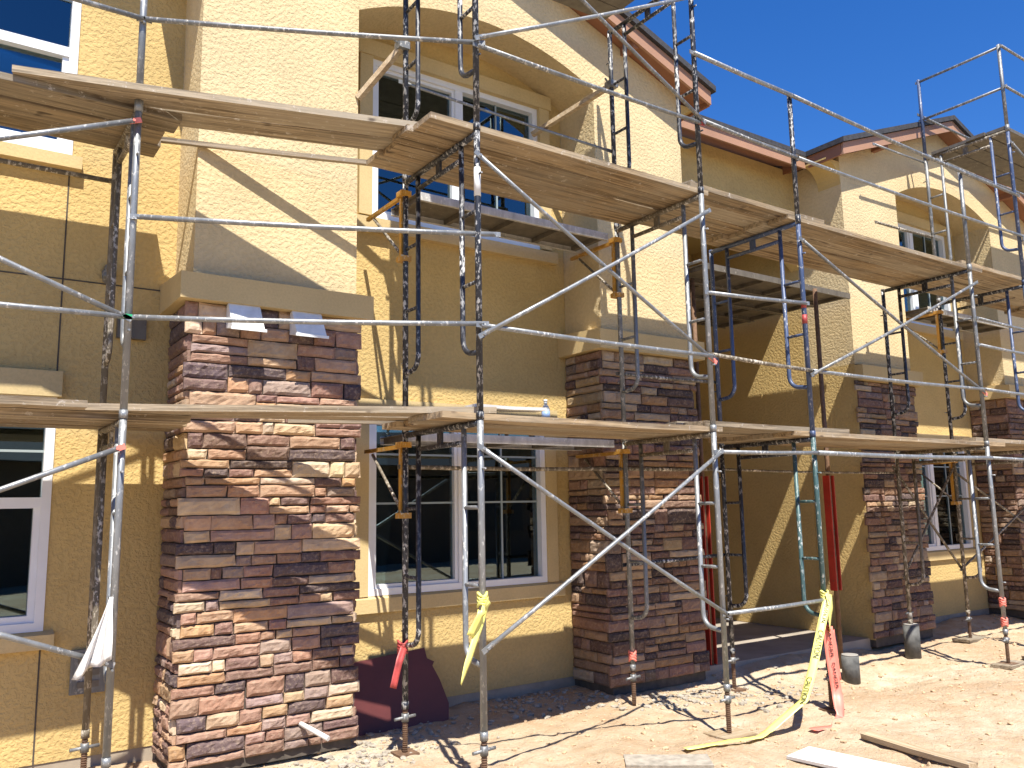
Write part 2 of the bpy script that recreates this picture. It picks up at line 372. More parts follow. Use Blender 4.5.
def gable(o,right=True):
    L,RR=1.38+o,6.20+o; a,b=2.58+o,5.03+o; cx=(L+RR)/2
    zE=5.80+SL*.25+.03; zp=zE+SL*(RR-L)/2
    zs=5.66; rise=.30; poly=[(L,3.30),(a,3.30),(a,zs)]
    N=22
    half=(b-a)/2; rad=(half*half+rise*rise)/(2*rise); cz=zs+rise-rad; mx=(a+b)/2; A=math.asin(half/rad)
    for i in range(1,N): 
        th=-A+2*A*i/N; poly.append((mx+rad*math.sin(th),cz+rad*math.cos(th)))
    poly += [(b,zs),(b,3.30),(RR,3.30),(RR,zE),(cx,zp),(L,zE)]
    m=MB(); n=len(poly); y0,y1=5.80,6.50
    # front and back as a fan of quads over the opening so that the concave face stays clean
    def face(y,flip):
        arc=poly[2:2+N+1]
        top=lambda x: zE+SL*(x-L) if x<=cx else zE+SL*(RR-x)
        f=lambda vs:m.add([(x,y,z) for x,z in vs],[tuple(range(len(vs)))[::-1] if flip else tuple(range(len(vs)))])
        f([(L,3.30),(a,3.30),(a,zs),(a,top(a)),(L,zE)]); f([(b,3.30),(RR,3.30),(RR,zE),(b,top(b)),(b,zs)])
        for i in range(N):
            p,q=arc[i],arc[i+1]
            if p[0]<cx<q[0]: f([p,q,(q[0],top(q[0])),(cx,zp),(p[0],top(p[0]))])
            else: f([p,q,(q[0],top(q[0])),(p[0],top(p[0]))])
    face(y0,False); face(y1,True)
    for i in range(n):
        p,q=poly[i],poly[(i+1)%n]; m.add([(p[0],y0,p[1]),(p[0],y1,p[1]),(q[0],y1,q[1]),(q[0],y0,q[1])],[(0,1,2,3)])
    part(m,'gable_wall',M['stucco_pale'])
    # recessed window wall
    wx0,wx1=2.93+o,4.73+o
    part(wall_holes(a+.003,b-.003,.12,6.10,YW,6.48,[(wx0,wx1,.99,2.46),(wx0,wx1,4.15,5.60)]),'wall',M['stucco_gold'],label='golden recessed wall between two stone piers')
    w1=window(wx0,wx1,.99,2.46,YW,'v',rows=(.5,.80),cols=1,lab='lower window between stone piers',sticker=False); trim(wx0,wx1,.99,2.46,YW,w1,head=.12,side=.12,sill=.13,proj=.03)
    w2=window(wx0,wx1,4.15,5.60,YW,'v',rows=(.5,),cols=1,lab='upper window under the arch'); trim(wx0,wx1,4.15,5.60,YW,w2,head=.14,side=.12,sill=.13)
    room(a-.2,b+.2,.12,2.9); room(a-.2,b+.2,3.3,6.0)
    # corner corbels below the eaves
    for sx,xx in ((-1,L),(1,RR)):
        pr=[(xx,5.55),(xx,5.84)]+[(xx+sx*.27,5.84)]
        for k in range(8):
            th=math.pi/2*k/8; pr.append((xx+sx*(.27-.27*math.sin(th)),5.55+.27*(math.cos(th)) ) if False else (xx+sx*.27*(1-math.sin(th)),5.82-.27*(1-math.cos(th))))
        c=MB(); c.prism_xz(pr,5.802,6.12); part(c,'corbel',M['stucco_smooth'])
    # roof: tile layer, soffit boards, fascia
    ex=.25; lx,rx=L-ex,RR+ex; zb=5.80; zt=zb+SL*(cx-lx)
    def chev(d0,d1,e,y0,y1):
        k=MB(); p=[(lx-e,zb+d0-SL*e),(cx,zt+d0),(rx+e,zb+d0-SL*e),(rx+e,zb+d1-SL*e),(cx,zt+d1),(lx-e,zb+d1-SL*e)]
        for q in ((0,1,4,5),(1,2,3,4)): k.prism_xz([p[i] for i in q],y0,y1)
        return k
    ro=part(chev(.15,.215,.04,5.53,9.6),'roof',M['roof'])
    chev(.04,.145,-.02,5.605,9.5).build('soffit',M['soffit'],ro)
    fa=chev(0.0,.143,0,5.57,5.60)
    fa.build('fascia',M['fascia'],ro)
    for ex_ in (lx,rx): MB().box(ex_-.012,ex_+.012,5.602,6.06,zb-.005,zb+.14).build('eave_fascia',M['soffit'],ro)  # side boards take the darker soffit brown: their shade is in the colour
    for sgn in (-1,1):
        x=cx+sgn*.62*(rx-cx); z=zt-SL*abs(x-cx)
        MB().box(x-.035,x+.035,5.605,5.80,z-.03,z+.05).build('outlooker',M['soffit'],ro)
gable(0); gable(OFF)
# wall between the two gabled blocks, its porch, and the run beyond
mwp=[(6.203,5.92),(6.203,4.62)]+[(6.203+2.794*i/16,4.62+.50*math.sin(math.pi*i/16)**.8) for i in range(1,16)]+[(8.997,4.62),(8.997,5.92)]
mw=MB()
for i in range(1,17): p,q=mwp[i],mwp[i+1]; mw.add([(p[0],6.46,p[1]),(q[0],6.46,q[1]),(q[0],6.46,5.92),(p[0],6.46,5.92),(p[0],6.60,p[1]),(q[0],6.60,q[1]),(q[0],6.60,5.92),(p[0],6.60,5.92)],[(0,1,2,3),(7,6,5,4),(0,4,5,1)])
part(mw,'wall',M['stucco_gold'],label='golden wall above the porch')
part(MB().box(9.0,9.15,6.503,8.3,.12,5.3),'wall',M['stucco_gold'],label='golden side wall of the porch')
part(MB().box(6.05,6.20,6.503,8.3,.12,5.3),'wall',M['stucco_gold'],label='shaded side wall of the porch')
part(MB().box(6.05,9.15,8.302,8.45,.12,5.3),'wall',M['stucco_gold'],label='back wall of the porch')
part(MB().box(6.0,9.2,6.602,8.5,5.302,5.42),'porch_ceiling',M['stucco_smooth'])
part(MB().box(13.823,22,6.46,6.60,.12,5.92),'wall',M['stucco_gold'],label='golden wall beyond the far gable')
part(MB().box(6.19,9.02,5.88,8.298,-.2,.115),'porch_slab',M['slab'])
def mainroof(x0,x1):
    y0=6.10; L_=3.6; d=lambda y,o: 5.80+SL*(y-y0)+o
    r=MB(); r.prism_yz([(y0-.04,d(y0-.04,.15)),(y0+L_,d(y0+L_,.15)),(y0+L_,d(y0+L_,.21)),(y0-.04,d(y0-.04,.21))],x0,x1); ro=part(r,'roof',M['roof'])
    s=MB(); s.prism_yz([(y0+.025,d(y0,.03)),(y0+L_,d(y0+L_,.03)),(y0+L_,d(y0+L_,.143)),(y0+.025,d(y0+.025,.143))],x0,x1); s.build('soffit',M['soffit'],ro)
    f=MB(); f.box(x0,x1,y0-.005,y0+.022,5.795,5.945); f.build('fascia',M['fascia'],ro)
    e=MB(); e.box(x0,x1,y0-.03,y0-.008,5.925,5.948); e.build('drip_edge',M['alum'],ro)
mainroof(-5,1.115); mainroof(6.465,8.735); mainroof(14.085,22)
for a,b,c in ((-4,1.40,6.338),(2.56,5.05,6.338),(2.56+OFF,5.05+OFF,6.338),(13.83,22,6.47)): part(MB().box(a,b,c,c+.15,-.3,.118),'foundation',M['footing'])

# ledgestone piers
PAL=[((.43,.29,.20),3),((.50,.37,.26),2.4),((.33,.20,.155),3),((.23,.145,.125),3),((.12,.09,.095),2.4),((.58,.47,.36),1.5),((.37,.24,.20),2.4),((.16,.105,.10),1.8),((.42,.26,.16),1.6),((.29,.22,.20),1.4)]
def pick(rr,dk):
    tot=sum(w for _,w in PAL); k=rr.uniform(0,tot)
    for c,w in PAL:
        k-=w
        if k<=0: break
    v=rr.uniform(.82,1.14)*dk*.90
    return (c[0]*v,c[1]*v*rr.uniform(.95,1.03),c[2]*v*rr.uniform(.84,.98),1)
def stone(mb,o,u,n,w,h,d,rr,tint):
    """one split-face stone: o lower left corner on the wall plane, u along, n outward"""
    nx=max(4,min(12,int(w/.03)+2)); nz=5; vs=[]; seed=V3((rr.uniform(0,90),rr.uniform(0,90),rr.uniform(0,90)))
    tl=rr.uniform(-.004,.004); tr_=rr.uniform(-.004,.004)
    jit=[(rr.uniform(-.006,.006),rr.uniform(-.005,.005)) for _ in range(4)]
    for j in range(nz+1):
        for i in range(nx+1):
            s_=i/nx; t_=j/nz
            ee=min(s_,1-s_)*w; ez=min(t_,1-t_)*h; e=min(ee,ez)
            prof=1-max(0,1-e/.013)**2*.5
            q=noise.noise(seed+V3((s_*w*14,t_*h*14,0)))*.008+noise.noise(seed+V3((s_*w*38,t_*h*38,3)))*.009
            dd=d*prof+(q+tl*(t_-.5)*2+tr_*(s_-.5)*2)*(1 if e>.001 else .4)
            jx=(1-s_)*(jit[0][0]*(1-t_)+jit[1][0]*t_)+s_*(jit[2][0]*(1-t_)+jit[3][0]*t_)
            wob=noise.noise(seed+V3((s_*w*9,7,t_)))*.006
            vs.append(o+u*(s_*w+jx)+n*dd+V3((0,0,t_*h+wob*(1 if t_ in(0,1) else .5))))
    fs=[(j*(nx+1)+i,j*(nx+1)+i+1,(j+1)*(nx+1)+i+1,(j+1)*(nx+1)+i) for j in range(nz) for i in range(nx)]
    # skirt back to the wall
    ring=[i for i in range(nx+1)]+[(j*(nx+1)+nx) for j in range(1,nz+1)]+[nz*(nx+1)+i for i in range(nx-1,-1,-1)]+[j*(nx+1) for j in range(nz-1,0,-1)]
    base=len(vs)
    for k in ring:
        p=vs[k]; back=(p-o).dot(n); vs.append(p-n*(back+.004))
    m=len(ring)
    fs+=[(ring[k],base+k,base+(k+1)%m,ring[(k+1)%m]) for k in range(m)]
    mb.add(vs,fs,False,tint)
def rows_(rr,z0,z1):
    z=z0; out=[]
    while z<z1-.03:
        h=rr.uniform(.11,.195); 
        if z1-z-h<.11: h=z1-z
        out.append((z,h)); z+=h
    return out
def face_stones(mb,o,u,n,width,rr,bands,par,wrap,dk):
    """courses are broken up: each band is cut into runs, each run into one to three thin courses of its own"""
    g_=.0038
    def put(x,z,w,h): stone(mb,o+u*(x+g_)+V3((0,0,z+g_)),u,n,w-2*g_,h-2*g_,rr.uniform(.028,.037),rr,pick(rr,dk))
    for k,(z,h) in enumerate(bands):
        e=wrap if (k+par)%2==0 else 0.0; x=-e; end=width+e
        while x<end-.02:
            L_=rr.uniform(.26,.62)
            if end-x-L_<.22: L_=end-x
            q=rr.random()
            if h<.125: hs=[h] if q<.45 else [h*.5,h*.5]
            elif q<.10 and h<.16: hs=[h]
            elif q<.72 or h<.19: r_=rr.uniform(.36,.64); hs=[h*r_,h*(1-r_)]
            else: a_=rr.uniform(.27,.4); b_=rr.uniform(.27,.36); hs=[h*a_,h*b_,h*(1-a_-b_)]
            zz=z
            for hh in hs:
                m=max(1,int(round(L_/rr.choice([.14,.2,.27,.36])))); cuts=[0]+sorted(rr.uniform(.22,.78) for _ in range(m-1))+[1]
                cuts=[c for q_,c in enumerate(cuts) if q_ in (0,len(cuts)-1) or (c-cuts[q_-1])*L_>.07]
                if len(cuts)>2 and (1-cuts[-2])*L_<.07: cuts.pop(-2)
                for a_,b_ in zip(cuts,cuts[1:]): put(x+a_*L_,zz,(b_-a_)*L_,hh)
                zz+=hh
            x+=L_
def pier(x0,x1,seed,left=True,right=True,dk=1.0,z0=.10,lab=None):
    rr=random.Random(seed); m=MB(); rows=rows_(rr,z0,3.10)
    X,Y,Z=V3((1,0,0)),V3((0,1,0)),V3((0,0,1))
    face_stones(m,V3((x0,5.80,0)),X,-Y,x1-x0,rr,rows,0,.045,dk)
    if left: face_stones(m,V3((x0,YW,0)),-Y,-X,YW-5.80,rr,rows,1,.0,dk)
    if right: face_stones(m,V3((x1,5.80,0)),Y,X,YW-5.80,rr,rows,1,.0,dk)
    p=m.build('stone_pier',M['stone'],bl,tinted=True,label=lab)
    c=MB(); xl=x0-.10 if left else x0+.001; xr=x1+.10 if right else x1
    zc0,zc1=3.10,3.30
    c.add([(xl,5.70,zc0),(xr,5.70,zc0),(xr,YW-.002,zc0),(xl,YW-.002,zc0),(xl,5.70,zc1-.02),(xr,5.70,zc1-.02),(xr,YW-.002,zc1+.02),(xl,YW-.002,zc1+.02)],[(3,2,1,0),(4,5,6,7),(0,1,5,4),(1,2,6,5),(2,3,7,6),(3,0,4,7)])
    c.build('cap',M['trim'],p)
    k=MB(); k.box(x0+.004,x1-.004,5.804,6.49,0.02,3.296); k.build('core',M['mortar'] ,p)
    return p
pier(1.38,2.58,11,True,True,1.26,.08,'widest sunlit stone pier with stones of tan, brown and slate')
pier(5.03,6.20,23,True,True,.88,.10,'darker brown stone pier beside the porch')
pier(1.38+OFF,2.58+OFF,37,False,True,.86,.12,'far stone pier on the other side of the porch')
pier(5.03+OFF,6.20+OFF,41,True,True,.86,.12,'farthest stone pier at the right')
part(MB().box(8.997,9.003,5.803,6.497,.1,3.298),'porch_return',M['stucco_gold'])
# vent hoods on the first pier
for i,(xa,xb) in enumerate(((1.60,1.82),(2.05,2.27))):
    h=MB(); h.prism_yz([(5.76,3.09),(5.76,2.93),(5.60,2.905),(5.72,3.10)],xa,xb); h.box(xa-.012,xb+.012,5.594,5.602,2.895,2.915)
    part(h,'vent_hood',M['hood'])
ps=MB(); ps.tube([(2.19,5.78,.24),(2.30,5.55,.17)],.017,12); part(ps,'drain_pipe',M['white'])
eb=MB(); eb.box(.83,1.04,YW-.03,YW+.01,.52,.80); eb.box(.85,1.02,YW-.036,YW-.029,.54,.78); e_=part(eb,'outlet_box',M['galv2'],label='metal electrical box low on the left wall')
for k in range(3): MB().box(.87,1.0,YW-.044,YW-.037,.56+k*.075,.60+k*.075).build('outlet_cover',M['alumdk'],e_)
part(MB().box(1.0,1.19,YW-.05,YW+.01,2.90,3.05),'outlet_box',M['alumdk'],label='grey box high on the left wall')
sp=MB(); sp.tube([(.93,YW+.01,3.40),(.93,YW-.10,3.38)],.03,14); sp.tube([(.93,YW-.02,3.36),(.93,YW-.06,3.30)],.045,12); part(sp,'pipe_stub',M['galv2'])

# ------------------------------------------------------------------ scaffold frames
RT=.0215
GF='walk-through frames of the scaffold'
def frame(x,yo,yi,z0,mo,mi,label,h=1.93):
    t=empty('walkthrough_scaffold',(x,yo,z0),label,'scaffold frame',GF)
    s=1 if yi>yo else -1; z1=z0+h; off=.20 if abs(yi-yo)>.8 else .14
    for y,m,sg in ((yo,mo,1),(yi,mi,-1)):
        MB().tube([(x,y,z0),(x,y,z1-.5),(x,y,z1+(.0))],RT,12).tube([(x,y,z0+.0),(x,y,z0+.05)],RT+.004,12).build('leg',m,t)
        yy=y+sg*off; pts=[(x,yy,z1-.03),(x,yy,z0+.55)]
        for k in range(1,7):
            a=math.pi/2*k/6; pts.append((x,yy-sg*(.11*(1-math.cos(a))),z0+.55-.11*math.sin(a)))
        pts.append((x,y,z0+.44 if off<.15 else z0+.43))
        MB().tube(pts,RT*.86,10).build('ladder_tube',m,t)
        for zz in (z0+.90,z0+1.38): MB().tube([(x,y,zz),(x,yy,zz)],.013,8).build('rung',m,t)
        for zz in (z0+.52,z0+1.62): MB().tube([(x,y,zz),(x,y-sg*.055,zz)],.007,6).build('lock_pin',m,t)
    b=MB(); b.tube([(x,yo,z1-.022),(x,yi,z1-.022)],RT,12); b.tube([(x,yo+off,z1-.135),(x,yi-off,z1-.135)],RT*.8,10)
    w=(yi-yo)
    for f in (.5,): b.box(x-.008,x+.008,yo+w*f-.03,yo+w*f+.03,z1-.13,z1-.03)
    b.build('bearer',mi if mi in (M['black'],M['blue']) else M['dirty'],t)
    return t
def jack(x,y,z0,label,mat=M['galv2'],plate=True):
    t=empty('screw_jack',(x,y,gz(x,y)),label,'screw jack','screw jacks under the scaffold legs')
    g0=gz(x,y)
    m=MB(); m.tube([(x,y,g0),(x,y,z0+.05)],.016,10)
    z=g0+.02
    while z<z0: m.tube([(x,y,z),(x,y,z+.006)],.0195,10); z+=.014
    m.build('threaded_rod',M['rust'],t)
    hz=z0-.06; n=MB(); n.tube([(x-.085,y-.01,hz),(x+.085,y+.01,hz+.004)],.011,8); n.tube([(x,y,hz-.025),(x,y,hz+.03)],.026,10); n.build('handle',mat,t)
    if plate: MB().box(x-.075,x+.075,y-.075,y+.075,g0-.004,g0+.012).build('base_plate',M['rust'],t)
    return t
YO,YI=4.45,5.47; Z1,Z2,Z3=.30,2.23,4.16
XF={'second':2.83,'third':4.97,'fourth':6.21,'fifth':9.17,'sixth':10.42,'seventh':13.4}
MO=M
spec=[('second',Z1,'galv','black'),('second',Z2,'black','black'),('second',Z3,'black','black'),
      ('third',Z1,'galv','galv2'),('third',Z2,'galv','galv2'),('third',Z3,'black','black'),
      ('fourth',Z1,'green','black'),('fourth',Z2,'blue','blue'),
      ('fifth',Z1,'galv','dirty'),('fifth',Z2,'galv2','black'),
      ('sixth',Z1,'galv','dirty'),('sixth',Z2,'blue','black'),('sixth',Z3,'blue','galv2'),
      ('seventh',Z1,'galv','dirty'),('seventh',Z2,'galv2','black'),('seventh',Z3,'blue','blue')]
lv={Z1:'ground',Z2:'middle',Z3:'top'}
cd={'galv':'zinc grey','galv2':'dull grey','black':'black plaster-splashed','blue':'navy blue','green':'dark green','dirty':'mud coloured'}
for n,z,a,b in spec:
    l=f"{cd[a]} scaffold frame, {lv[z]} lift, {n} from the left" if a==b else f"scaffold frame, {cd[a]} outer leg, {cd[b]} inner leg, {lv[z]} lift, {n} from left"
    frame(XF[n],YO,YI,z,M[a],M[b],l)
for n,x in XF.items():
    if n!='fifth': jack(x,YI,Z1,f"rusty screw jack under the inner leg of the {n} frame from the left",plate=(n!='third'))
    jack(x,YO,Z1,f"rusty screw jack under the outer leg of the {n} frame from the left")
# first frame stands closer to the wall
for z,m1,m2 in ((Z1,'galv','dirty'),(Z2,'galv','dirty')):
    frame(.90,5.30,6.05,z,M[m1],M[m2],f"narrow scaffold frame of the {lv[z]} lift by the wide stone pier")
    frame(-1.25,5.30,6.05,z,M[m1],M[m2],f"narrow scaffold frame of the {lv[z]} lift at the far left end")
for x in (.90,-1.25):
    for y,w in ((5.30,'outer'),(6.05,'inner')): jack(x,y,Z1,f"screw jack under the {w} leg of the {'first frame near the wide pier' if x>0 else 'frame at the far left'}")

# guard posts and rails
GP='guard posts above the decks'
def post(x,y,z0,z1,mat,label):
    t=empty('guard_post',(x,y,z0),label,'guard post',GP)
    MB().tube([(x,y,z0),(x,y,z1)],RT,12).build('tube',mat,t)
    for zz in (z0+.55,z1-.03): MB().tube([(x,y,zz),(x,y-.05,zz)],.007,6).build('lock_pin',mat,t)
    MB().tube([(x,y,z0-.03),(x,y,z0+.05)],RT+.005,12).build('coupling',mat,t)
post(.90,5.30,Z3,5.32,M['galv'],'zinc grey guard post on the first frame, left of the wide pier')
post(6.21,YO,Z3,5.36,M['black'],'black guard post rising over the porch against the sky')
post(9.17,YO,Z3,5.30,M['galv2'],'grey guard post in front of the far arched window')
post(10.42,YO,Z3+1.93,7.18,M['galv2'],'tall grey guard post at the top right corner of the high platform')
post(10.42,YI,Z3+1.93,7.18,M['blue'],'navy guard post at the inner corner of the high platform against the sky')
post(13.4,YO,Z3+1.93,7.18,M['blue'],'navy guard post at the far end of the high platform')
def rail(a,b,mat,label,cat='rail',group='guard rails of the scaffold',r=.0165,name='guard_rail',tabs=None):
    a=V3(a); b=V3(b); t=empty(name,tuple(a),label,cat,group); d=(b-a).normalized(); L_=(b-a).length
    n=max(2,int(L_/.5)); sag=-.004*L_
    pts=[a.lerp(b,i/n)+V3((0,0,sag*math.sin(math.pi*i/n))) for i in range(n+1)]
    MB().tube(pts,r,10).build('tube',mat,t)
    # flattened drilled ends
    for p,s in ((a,1),(b,-1)):
        MB().beam(p-d*s*.045,p+d*s*.05,.008,.032,up=(0,0,1)).tube([p+V3((0,-.018,0)),p+V3((0,.02,0))],.009,8).build('end_tab',M[tabs] if tabs and s==-1 else mat,t)
    return t
F=YO-.035
rail((.90,5.26,4.73),(2.83,F,4.77),M['galv2'],'skewed upper rail running across the pale wall above the wide pier')
rail((.92,5.26,3.45),(2.93,F,3.45),M['galv'],'shiny rail crossing the pale wall just above the wide pier cap')
rail((.92,5.26,2.83),(2.83,F,2.84),M['galv'],'shiny rail crossing in front of the two vent hoods')
for za,zb_,w,tb in ((2.05,1.20,'falling leftward below the lower deck','pink'),(.86,1.72,'low and rising leftward past the left window sill',None),(4.05,3.2,'falling leftward under the upper deck','pink'),(2.83,3.68,'rising leftward from the green coupling',None)):
    rail((-1.25,5.26,zb_),(.87,5.26,za),M['galv'],f'cross brace at the left bay, {w}','cross brace','cross braces of the scaffold',name='cross_brace',tabs=tb)
rail((-1.25,5.26,2.83),(.87,5.26,2.83),M['galv'],'level rail across the left bay at mid height',tabs='greenp')
rail((.90,5.26,4.73),(-1.25,5.26,4.75),M['galv2'],'upper rail leading out of view at the top left')
rail((-1.25,6.09,3.97),(.90,6.09,3.95),M['dirty'],'muddy rail against the wall below the upper left window')
def cross(x0,x1,z,m,nm,y=F):
    rail((x0,y,z+1.74),(x1,y,z+.56),M[m],f'cross brace falling to the right, {nm}','cross brace','cross braces of the scaffold',name='cross_brace',r=.0145,tabs='pink' if z>2 else None)
    rail((x0,y-.02,z+.54),(x1,y-.02,z+1.76),M[m],f'cross brace rising to the right, {nm}','cross brace','cross braces of the scaffold',name='cross_brace',r=.0145)
cross(2.83,4.97,Z1,'galv','before the lower window')
cross(2.83,4.97,Z2,'galv','left of the porch, between the decks')
cross(6.21,9.17,Z2,'galv2','between the decks, right of the porch')
cross(10.42,13.4,Z3,'galv2','under the high platform at the right')
rail((2.83,F,4.75),(4.97,F,4.75),M['galv2'],'rail with a red end band in front of the arched upper window',tabs='redcloth')
rail((2.83,F-.02,4.80),(4.97,F-.02,5.86),M['galv'],'cross brace rising to the right across the arch','cross brace','cross braces of the scaffold',name='cross_brace',r=.0145)
rail((2.83,F-.02,5.86),(4.97,F-.02,4.77),M['galv2'],'cross brace falling to the right beside the roof corner','cross brace','cross braces of the scaffold',name='cross_brace',r=.0145)
rail((2.83,F,2.83),(4.97,F,2.82),M['galv'],'level rail between the decks in front of the brown pier')
rail((4.97,F,2.83),(6.21,F,2.80),M['dirty'],'short level rail between the decks in front of the porch')
rail((6.21,F,2.80),(9.17,F,2.83),M['galv'],'long level rail between the decks right of the porch',tabs='greenp')
rail((9.17,F,2.83),(10.42,F,2.83),M['galv'],'short level rail at the right end between the decks')
rail((9.17,F,3.31),(10.42,F,3.30),M['galv'],'upper one of two short rails between the decks at the right edge')
rail((9.17,F-.01,3.60),(10.42,F-.01,3.58),M['galv2'],'short rail close under the upper deck at the right edge')
rail((10.42,F,2.83),(13.4,F,2.83),M['galv'],'level rail leaving the view at the right')
rail((4.97,F,.86),(6.21,F,.87),M['galv'],'low rail tied with caution tape in front of the porch')
rail((4.97,F,2.07),(6.21,F,2.09),M['galv'],'rail just under the lower deck in front of the porch')
rail((6.21,F,2.09),(9.17,F,2.10),M['galv'],'long rail just under the lower deck right of the porch',r=.021)
rail((9.17,F,2.10),(10.42,F,2.10),M['galv'],'short rail just under the lower deck at the right')
rail((10.42,F,2.10),(13.4,F,2.10),M['galv'],'rail just under the lower deck leaving the view')
rail((4.97,F+.01,3.33),(6.21,F+.01,3.40),M['galv'],'short rail under the upper deck in front of the porch')
rail((4.93,F,5.35),(6.21,F,5.33),M['galv'],'pale hand rail from the third frame to the black post against the sky',r=.02)
rail((6.21,F,5.33),(10.42,F,5.24),M['galv2'],'long top hand rail crossing the far gable',r=.019)
rail((4.97,F,4.78),(6.21,F,4.74),M['galv2'],'short middle hand rail over the porch')
rail((6.21,F,4.74),(10.42,F,4.74),M['galv'],'long middle hand rail above the upper deck at the right')
rail((9.17,YI,4.99),(10.42,YI,5.02),M['dirty'],'muddy inner rail beside the far arched window')
rail((9.3,YI+.02,6.02),(10.42,YI+.02,6.04),M['galv'],'thin inner tube ending before the far gable fascia',r=.013)
rail((2.83,YI+.03,4.97),(4.97,YI+.03,4.91),M['galv'],'thin bright inner rail across the arched upper window',r=.012)
rail((2.83,YI+.03,1.98),(4.97,YI+.03,1.99),M['dirty'],'brown inner rail under the lower deck across the window')
rail((4.97,YI+.03,1.99),(6.21,YI+.03,2.0),M['dirty'],'brown inner rail under the lower deck before the porch')
rail((6.21,YI+.03,2.0),(9.17,YI+.03,1.99),M['dirty'],'long brown inner rail under the lower deck behind the front rail',r=.012)
rail((4.97,YI+.03,1.17),(6.21,YI+.03,1.20),M['black'],'black and white inner rail across the porch opening')
rail((4.97,YI+.03,2.83),(6.21,YI+.03,2.84),M['dirty'],'inner rail across the porch opening between the decks')
for z,w in ((7.15,'top'),(6.62,'middle')):
    rail((10.42,YO,z),(10.42,YI,z),M['galv2'],f'{w} end rail of the high platform against the sky')
    rail((10.42,F,z),(13.4,F,z),M['galv2'],f'{w} front rail of the high platform leaving the view')
    rail((10.42,YI+.03,z-.45),(13.4,YI+.03,z-.45),M['galv2'],f'{w} rear rail of the high platform')
cross(9.17,10.42,Z1,'dirty','behind the ladder tube near the far pier',y=YI+.04)
cross(10.42,13.4,Z1,'dirty','in front of the farthest pier',y=YI+.04)

# ------------------------------------------------------------------ planks
GPk='wooden scaffold planks'
def plank(a,b,z,label,w=.225,mat=None,th=.04,name='scaffold_plank',group=GPk,tilt=0):
    a=V3((a[0],a[1],z+th/2)); b=V3((b[0],b[1],z+th/2+tilt)); L_=(b-a).length; d=(b-a).normalized()
    n=max(2,int(L_/.28)); seed=V3((R.uniform(0,50),R.uniform(0,50),0)); side=V3((-d.y,d.x,0)); vs=[]; sg=R.uniform(-.008,.003)
    for i in range(n+1):
        f=i/n; p=a.lerp(b,f)+V3((0,0,sg*math.sin(math.pi*f)+.002*noise.noise(seed+V3((f*4,0,0)))))
        ww=w/2+.003*noise.noise(seed+V3((f*6,3,0))); cup=.003*noise.noise(seed+V3((f*3,9,0)))
        c=.004
        for sy,sz in ((-1,-1+0),(1,-1),(1,1),(-1,1)):
            vs.append(p+side*(sy*(ww-c*(1 if sz<0 else 0)))+V3((0,0,sz*th/2+cup*sy)))
    fs=[(i*4+j,i*4+(j+1)%4,(i+1)*4+(j+1)%4,(i+1)*4+j) for i in range(n) for j in range(4)]+[(3,2,1,0),(n*4,n*4+1,n*4+2,n*4+3)]
    mid=(a+b)/2; mb=MB(); 
    # build in a local frame that runs along the plank so that the grain follows it
    ang=math.atan2(d.y,d.x); rot=Matrix.Rotation(-ang,3,'Z')
    mb.add([rot@(v-mid) for v in vs],fs)
    o=mb.build(name,mat or M['wood'],None,label=label,cat='plank',group=group,origin=(0,0,0))
    o.location=mid; o.rotation_euler=(0,0,ang); WL[o]=mid
    return o
ordn=['front','second from front','third from front','innermost']
def deck(x0,x1,z,where,ys=(4.575,4.805,5.035,5.262),jit=.1,mats=None,skip=()):
    for k,y in enumerate(ys):
        if k in skip: continue
        nm=ordn[k] if len(ys)==4 else ['front','middle','rear'][k]
        m=(mats[k] if mats else R.choice(['wood','wood','woodg']))
        plank((x0+R.uniform(-jit,jit),y+R.uniform(-.006,.006)),(x1+R.uniform(-jit,jit),y+R.uniform(-.006,.006)),z,f'{nm} plank of the {where}',mat=M[m])
D2=4.165; D1=2.235; D3=6.095
deck(-1.7,1.15,D2,'upper deck over the left bay',ys=(5.46,5.70,5.94),jit=.05,mats=('woodg','wood','wood'))
plank((.25,5.43),(2.66,4.79),D2+.045,'front one of two skewed bridging planks at the upper level',mat=M['woodg'])
plank((.50,5.62),(2.52,5.07),D2+.045,'rear one of two skewed bridging planks at the upper level',mat=M['woodg'])
plank((.85,5.93),(2.72,5.40),D2+.045,'narrow batten lying behind the skewed upper bridging planks',w=.045,mat=M['woodg'],th=.03,name='batten',group=None)
deck(2.47,5.06,D2,'upper deck before the arched window',jit=.03)
deck(4.86,6.55,D2+.042,'short upper deck over the porch',jit=.08)
deck(6.05,9.45,D2,'upper deck right of the porch',jit=.06)
deck(9.05,12.2,D2+.042,'upper deck at the right end',jit=.1)
deck(11.9,14,D2,'upper deck past the right edge',jit=.1)
deck(-1.7,1.34,D1,'lower deck over the left bay',ys=(5.52,5.76,6.0),jit=.04,mats=('woodg','wood','wood'))
plank((.62,5.53),(3.02,4.59),D1+.045,'front one of two skewed bridging planks at the lower level',mat=M['woodg'])
plank((2.0,5.62),(2.92,5.35),D1+.045,'narrow batten at the back of the lower bridging planks',w=.05,mat=M['woodg'],th=.03,name='batten',group=None)
plank((.92,5.60),(2.85,5.03),D1+.045,'rear one of two skewed bridging planks at the lower level',mat=M['woodg'])
plank((-1.6,5.33),(.70,5.36),D1+.045,'single pale plank ending left of the first frame at the lower level',mat=M['woodg'])
deck(2.62,5.08,D1,'lower deck before the window',ys=(4.575,4.805,5.035,5.262),jit=.06)
deck(4.84,6.75,D1+.042,'short lower deck before the porch',jit=.1)
deck(6.0,9.6,D1,'lower deck right of the porch',jit=.1)
deck(9.0,12.4,D1+.042,'lower deck at the right end',jit=.1)
deck(12.1,14,D1,'lower deck past the right edge',jit=.1)
